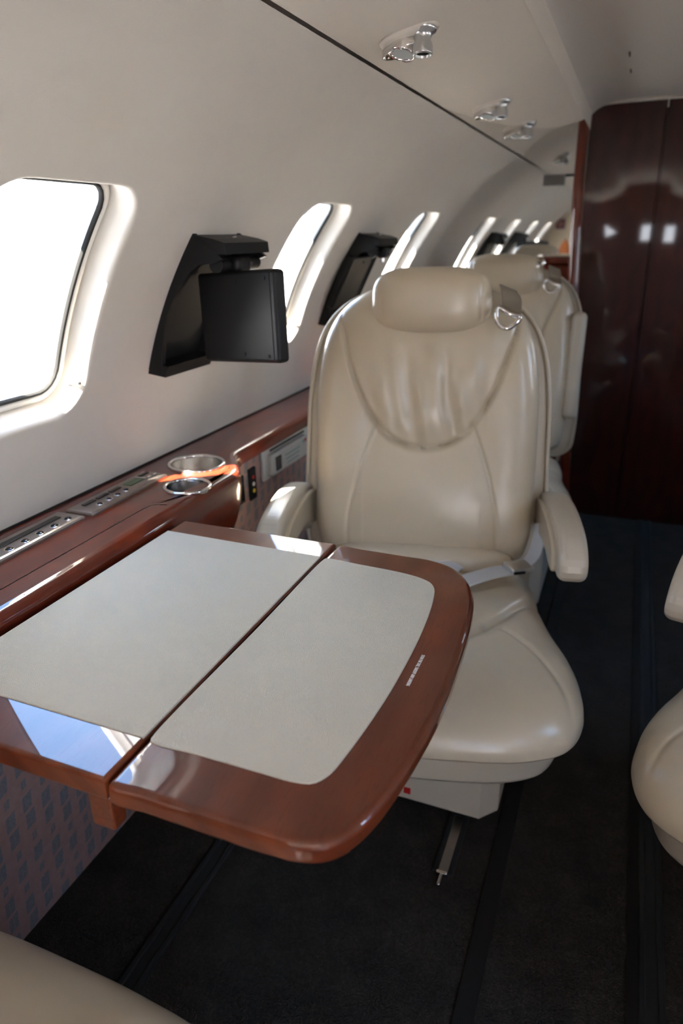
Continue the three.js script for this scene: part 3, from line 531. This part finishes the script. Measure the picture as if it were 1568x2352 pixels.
// belts
{
  const place = (g) => { g.position.set(-0.38, 0, -1.35); g.rotation.y = 13 * DEG; };
  const b = thing('lap_belt', 'pale grey lap belt lying across the front seat cushion', 'seat belt'); place(b);
  mesh('strap', ribbon([[0.01, 0.470, -0.02], [0.06, 0.472, -0.045], [0.13, 0.478, -0.095], [0.18, 0.482, -0.125], [0.225, 0.482, -0.148]], 0.052, 0.003, [0.5, 0, 0.86]), MAT.belt, b);
  const k = mesh('buckle', rbox(0.062, 0.016, 0.052, 0.005), MAT.aluminium, b); k.position.set(0.245, 0.487, -0.155); k.rotation.set(0, 0.45, -0.06);
  mesh('buckle_slot', rbox(0.03, 0.006, 0.006, 0.001, -0.012, -0.002, 0.027), MAT.black, k);
  mesh('hip_strap', ribbon([[0.262, 0.487, -0.17], [0.285, 0.500, -0.20], [0.297, 0.53, -0.235], [0.300, 0.565, -0.255]], 0.045, 0.003, [0.5, 0.2, 0.86]), MAT.belt, b);
  mesh('strap_tip', ribbon([[0.045, 0.476, -0.20], [0.075, 0.474, -0.165], [0.10, 0.472, -0.14]], 0.04, 0.004, [0.8, 0, 0.5]), MAT.belt, b);
}
function shoulder(pos, turn, label) {
  const s = thing('shoulder_belt', label, 'seat belt', pos, turn);
  mesh('strap', ribbon([[0.196, 1.075, -0.318], [0.194, 1.098, -0.306], [0.190, 1.118, -0.318], [0.186, 1.128, -0.36]], 0.045, 0.004, [1, -0.45, 0], 20), MAT.taupeBelt, s);
  mesh('ring', tube([[0.163, 1.088, -0.305], [0.160, 1.066, -0.300], [0.172, 1.046, -0.297], [0.186, 1.042, -0.296], [0.204, 1.052, -0.300], [0.214, 1.066, -0.306], [0.19, 1.074, -0.303]], 0.0062, 64, true), MAT.chrome, s);
}
shoulder([-0.38, 0, -1.35], 13 * DEG, 'taupe shoulder belt through a chrome ring beside the front seat headrest');
shoulder([-0.452, 0, -2.44], 3 * DEG, 'taupe shoulder belt through a chrome ring on the second seat');

// ------------------------------------------------------------------ wall monitors
function monitor(z, label, open, group) {
  const m = thing('wall_monitor', label, 'monitor', [0, 0, z], 0, group);
  // wall plate: side cheeks follow the wall's curve
  const cheek = (zz, th) => { const pts = []; for (let i = 0; i <= 14; i++) { const s = lerp(0.352, 0.675, i / 14), p = onHull(-1, 0, s, 0.004); pts.push([p[0], p[1]]); } const inner = []; for (let i = 14; i >= 0; i--) { const s = lerp(0.352, 0.675, i / 14), t = i / 14, w = 0.038 - 0.022 * Math.sin(Math.PI * clamp(t * 1.15)) + 0.045 * smooth(0.82, 1, t), p = onHull(-1, 0, s, -w); inner.push([p[0], p[1]]); } const g = new THREE.ExtrudeGeometry(shapeOf([...pts, ...inner]), { depth: th, bevelEnabled: true, bevelSize: 0.0015, bevelThickness: 0.0015, bevelSegments: 2, bevelOffset: -0.0015 }); g.translate(0, 0, zz - th); return g; };
  mesh('side_cheek', cheek(0.0, 0.012), MAT.black, m); mesh('side_cheek', cheek(-0.178, 0.012), MAT.black, m);
  mesh('back_plate', grid((u, v) => { const p = onHull(-1, -0.19 * u, lerp(0.345, 0.675, v), -0.012); return p; }, 4, 16, true), MAT.black, m);
  const hood = new THREE.ExtrudeGeometry(shapeOf([[-0.872, 1.262], [-0.80, 1.249], [-0.774, 1.241], [-0.772, 1.219], [-0.872, 1.217]]), { depth: 0.186, bevelEnabled: true, bevelSize: 0.002, bevelThickness: 0.002, bevelSegments: 2, bevelOffset: -0.002 }); hood.translate(0, 0, -0.188);
  const hd = mesh('hood', hood, MAT.black, m);
  const squiggle = [[0.012, 0.003], [0.009, 0.006], [0.005, 0.004], [0.001, 0.000], [-0.003, 0.003], [-0.006, -0.001], [-0.010, -0.004], [-0.013, -0.002]].map(([a, b]) => [-0.808 + b * 0.98, 1.2525 - b * 0.18, -0.10 + a]);
  mesh('logo', tube(squiggle, 0.0009, 40), MAT.aluminium, hd);
  const bot = new THREE.ExtrudeGeometry(shapeOf([[-1.0, 0.968], [-0.955, 0.962], [-0.944, 0.984], [-0.985, 0.994]]), { depth: 0.186, bevelEnabled: true, bevelSize: 0.002, bevelThickness: 0.002, bevelSegments: 2 }); bot.translate(0, 0, -0.188); mesh('lower_tray', bot, MAT.black, m);
  const bar = cyl(0.016, 0.016, 0.165, 24); bar.rotateX(Math.PI / 2); bar.translate(-0.808, 1.199, -0.10); const br = mesh('hinge_bar', bar, MAT.black, m);
  mesh('hinge_block', rbox(0.036, 0.036, 0.058, 0.014, -0.792, 1.197, -0.085), MAT.black, br);
  mesh('screw', (() => { const g = cyl(0.005, 0.005, 0.004, 16); g.rotateZ(Math.PI / 2); g.translate(-0.773, 1.197, -0.10); return g; })(), MAT.steel, br);
  mesh('pivot_pin', (() => { const g = cyl(0.006, 0.006, 0.03, 16); g.translate(-0.795, 1.182, -0.088); return g; })(), MAT.steel, br);
  const scr = new THREE.Group(); scr.name = 'screen_unit'; m.add(scr);
  mesh('screen_case', rbox(0.225, 0.188, 0.026, 0.009, 0, -0.0925, 0, 4), MAT.black, scr);
  mesh('screen', rbox(0.18, 0.14, 0.002, 0.001, 0, -0.095, -0.0135), MAT.blackGloss, scr);
  mesh('edge_grip', rbox(0.022, 0.186, 0.034, 0.009, 0.104, -0.0925, 0.001, 4), MAT.black, scr);
  for (const [x, y] of [[0.0, -0.02], [0.080, -0.016], [0.012, -0.168], [0.080, -0.172]]) mesh('case_screw', (() => { const g = cyl(0.004, 0.004, 0.002, 14); g.rotateX(Math.PI / 2); g.translate(x, y, 0.0135); return g; })(), MAT.rubber, scr);
  if (open === 1) { scr.position.set(-0.775, 1.184, -0.05); scr.rotation.set(-0.05, -0.22, 0.05); }
  else if (open === 2) { scr.position.set(-0.72, 1.19, -0.03); scr.rotation.set(0, 0, 0); }
  else { scr.position.set(-0.868, 1.190, -0.095); scr.rotation.set(0, Math.PI / 2, 0); scr.rotation.order = 'ZYX'; scr.rotation.z = -0.46; }
  return m;
}
monitor(-1.277, 'black wall monitor swung out square to the wall above the wood ledge', 1);
monitor(-2.23, 'black wall monitor folded flat behind the front seat headrest', 0);
monitor(-4.5, 'small dark wall monitor folded flat far down the cabin beside the partition', 0);
monitor(-5.40, 'distant black wall monitor swung out beyond the second seat headrest', 2);

// ------------------------------------------------------------------ reading lights with air nozzles in the overhead panel
function readingLight(z, u, label, far) {
  const [x, y] = far ? psuFar(u) : psuNear(u), r = thing('reading_light', label, 'reading light', [-x, y, z]);
  r.rotation.set(0, 0, Math.atan2(Y1 - Y0, X0 - X1)); r.scale.setScalar(0.86);
  const plate = dome({ outline: ellipse(0.062, 0.045, 2.4, 64), front: 0.010, back: 0.006, p: 4, rings: 12 }); plate.rotateX(Math.PI / 2); mesh('bezel', plate, MAT.overhead, r);
  const dish = new THREE.LatheGeometry([[0.020, 0.004], [0.034, 0.000], [0.036, -0.012], [0.033, -0.014]].map(([a, b]) => new THREE.Vector2(a, b)), 40); dish.scale(1.1, 1, 0.8); dish.scale(1.12, 1, 1.12); dish.translate(-0.018, -0.010, 0); mesh('lamp_dish', dish, MAT.chrome, r);
  const lamp = new THREE.Group(); lamp.name = 'lamp'; lamp.position.set(-0.016, -0.018, 0.004); lamp.rotation.set(-0.28, 0, -0.38); r.add(lamp);
  mesh('lamp_ring', new THREE.LatheGeometry([[0.027, 0.014], [0.029, 0.010], [0.029, -0.010], [0.026, -0.014], [0.023, -0.012], [0.022, 0.0]].map(([a, b]) => new THREE.Vector2(a, b)), 36), MAT.chrome, lamp);
  mesh('lens', (() => { const g = cyl(0.0235, 0.0235, 0.003, 30); g.translate(0, -0.009, 0); return g; })(), MAT.lens, lamp);
  const noz = new THREE.Group(); noz.name = 'air_nozzle'; noz.position.set(0.030, -0.012, 0.012); noz.rotation.set(-0.14, 0, -0.2); r.add(noz);
  mesh('nozzle_body', new THREE.LatheGeometry([[0.026, 0.010], [0.026, 0.004], [0.018, 0.000], [0.015, -0.010], [0.019, -0.018], [0.020, -0.034], [0.018, -0.037], [0.014, -0.036], [0.0135, -0.022]].map(([a, b]) => new THREE.Vector2(a, b)), 36), MAT.aluminium, noz);
  mesh('nozzle_hole', (() => { const g = cyl(0.0145, 0.0145, 0.004, 28); g.translate(0, -0.030, 0); return g; })(), MAT.rubber, noz);
}
readingLight(-1.335, 0.37, 'chrome reading light and air nozzle in the overhead panel above the table');
readingLight(-2.09, 0.37, 'small chrome reading light above the front swivel seat');
readingLight(-2.535, 0.385, 'chrome reading light at the curved lip of the overhead panel');
readingLight(-4.05, 0.30, 'dark reading light in the overhead panel beyond the wood partition', true);

// ------------------------------------------------------------------ wood partition
{
  const p = thing('wood_partition', 'tall dark polished mahogany partition with a narrow door leaf across the cabin', 'partition', [0, 0, -3.23]);
  const arch = (x) => 1.716 - 0.07 * x * x - 0.1 * Math.max(0, -x - 0.2);
  const edge = [[-0.185, 0.002], [-0.215, 0.45], [-0.245, 0.95], [-0.262, 1.25], [-0.27, 1.45], [-0.273, 1.735]];
  const ext = (pts, d) => { const g = new THREE.ExtrudeGeometry(shapeOf(pts), { depth: d, bevelEnabled: true, bevelSize: 0.003, bevelThickness: 0.003, bevelOffset: -0.003, bevelSegments: 2 }); g.translate(0, 0, -d); const uv = g.attributes.uv, q = g.attributes.position; for (let i = 0; i < q.count; i++) uv.setXY(i, q.getY(i), q.getX(i) + q.getZ(i)); return g; };
  mesh('fixed_panel', ext([...edge.map(([x, y]) => [x + 0.03, y]), [-0.1, arch(-0.1)], [0.031, arch(0.03)], [0.052, 0.002]], 0.04), MAT.darkWood, p);
  mesh('door_leaf', ext([[0.058, 0.002], [0.037, arch(0.04)], [0.3, arch(0.3)], [0.62, 1.66], [0.93, 1.40], [1.02, 0.9], [0.93, 0.002]], 0.04), MAT.darkWood, p);
  mesh('seam_backing', rbox(0.08, 1.68, 0.01, 0.002, 0.045, 0.85, -0.045), MAT.darkWood, p);
  mesh('edge_post', tube(edge.map(([x, y]) => [x + 0.008, y, 0.004]), 0.022, 60, false, 14), MAT.wood, p);
  mesh('arch_trim', tube([-0.27, -0.18, -0.09, 0, 0.09, 0.2, 0.3].map((x) => [x, arch(x) - 0.001, 0.012]), 0.007, 40), MAT.overhead, p);
}
// ------------------------------------------------------------------ far end of the cabin
{
  const c = thing('wood_cabinet', 'polished wood cabinet standing just beyond the dark partition', 'cabinet', [-0.355, 0, -3.68]);
  mesh('cabinet_body', rbox(0.20, 1.10, 0.5, 0.01, 0, 0.56, 0), MAT.wood, c); mesh('counter', rbox(0.22, 0.035, 0.52, 0.01, 0, 1.13, 0), MAT.wood, c);
  const s = thing('wall_sign', 'small square dark red sign on the cream end wall', 'sign', [-0.745, 1.325, -7.545]);
  mesh('sign_frame', rbox(0.10, 0.10, 0.006, 0.003), MAT.greyFrame, s); mesh('sign_face', rbox(0.08, 0.08, 0.006, 0.001, 0, 0, 0.003), MAT.signRed, s);
  const mk = new THREE.TorusGeometry(0.018, 0.005, 8, 20); mk.translate(0, 0, 0.006); mesh('sign_mark', mk, MAT.greyPlastic, s);
  const o = thing('chair_back', 'pointed orange wooden panel standing before the far end wall', 'ornament', [-0.665, 0, -7.3]);
  const g = new THREE.ExtrudeGeometry(shapeOf([[-0.07, 0.01], [0.068, 0.01], [0.055, 1.05], [0.035, 1.13], [0.008, 1.19], [-0.025, 1.14], [-0.058, 1.05]]), { depth: 0.02, bevelEnabled: true, bevelSize: 0.006, bevelThickness: 0.006, bevelSegments: 3 }); mesh('panel', g, MAT.orangeWood, o);
  const v = thing('air_grille', 'grey slatted air grille hanging under the far overhead panel', 'grille', [-0.447, 1.497, -4.0]);
  mesh('grille_frame', rbox(0.108, 0.052, 0.02, 0.003), MAT.greyFrame, v); for (let k = 0; k < 5; k++) mesh('slat', rbox(0.098, 0.005, 0.008, 0.002, 0, -0.019 + k * 0.0095, 0.012), MAT.greyPlastic, v);
  const r = thing('black_rod', 'short black rod under the far overhead panel', 'rod', [-0.372, 1.517, -4.0]); const cg = cyl(0.006, 0.006, 0.09, 14); cg.rotateZ(Math.PI / 2); mesh('rod', cg, MAT.rubber, r);
}

scene.traverse((o) => { if (o.isMesh) shadow(o); });
renderer.render(scene, camera);
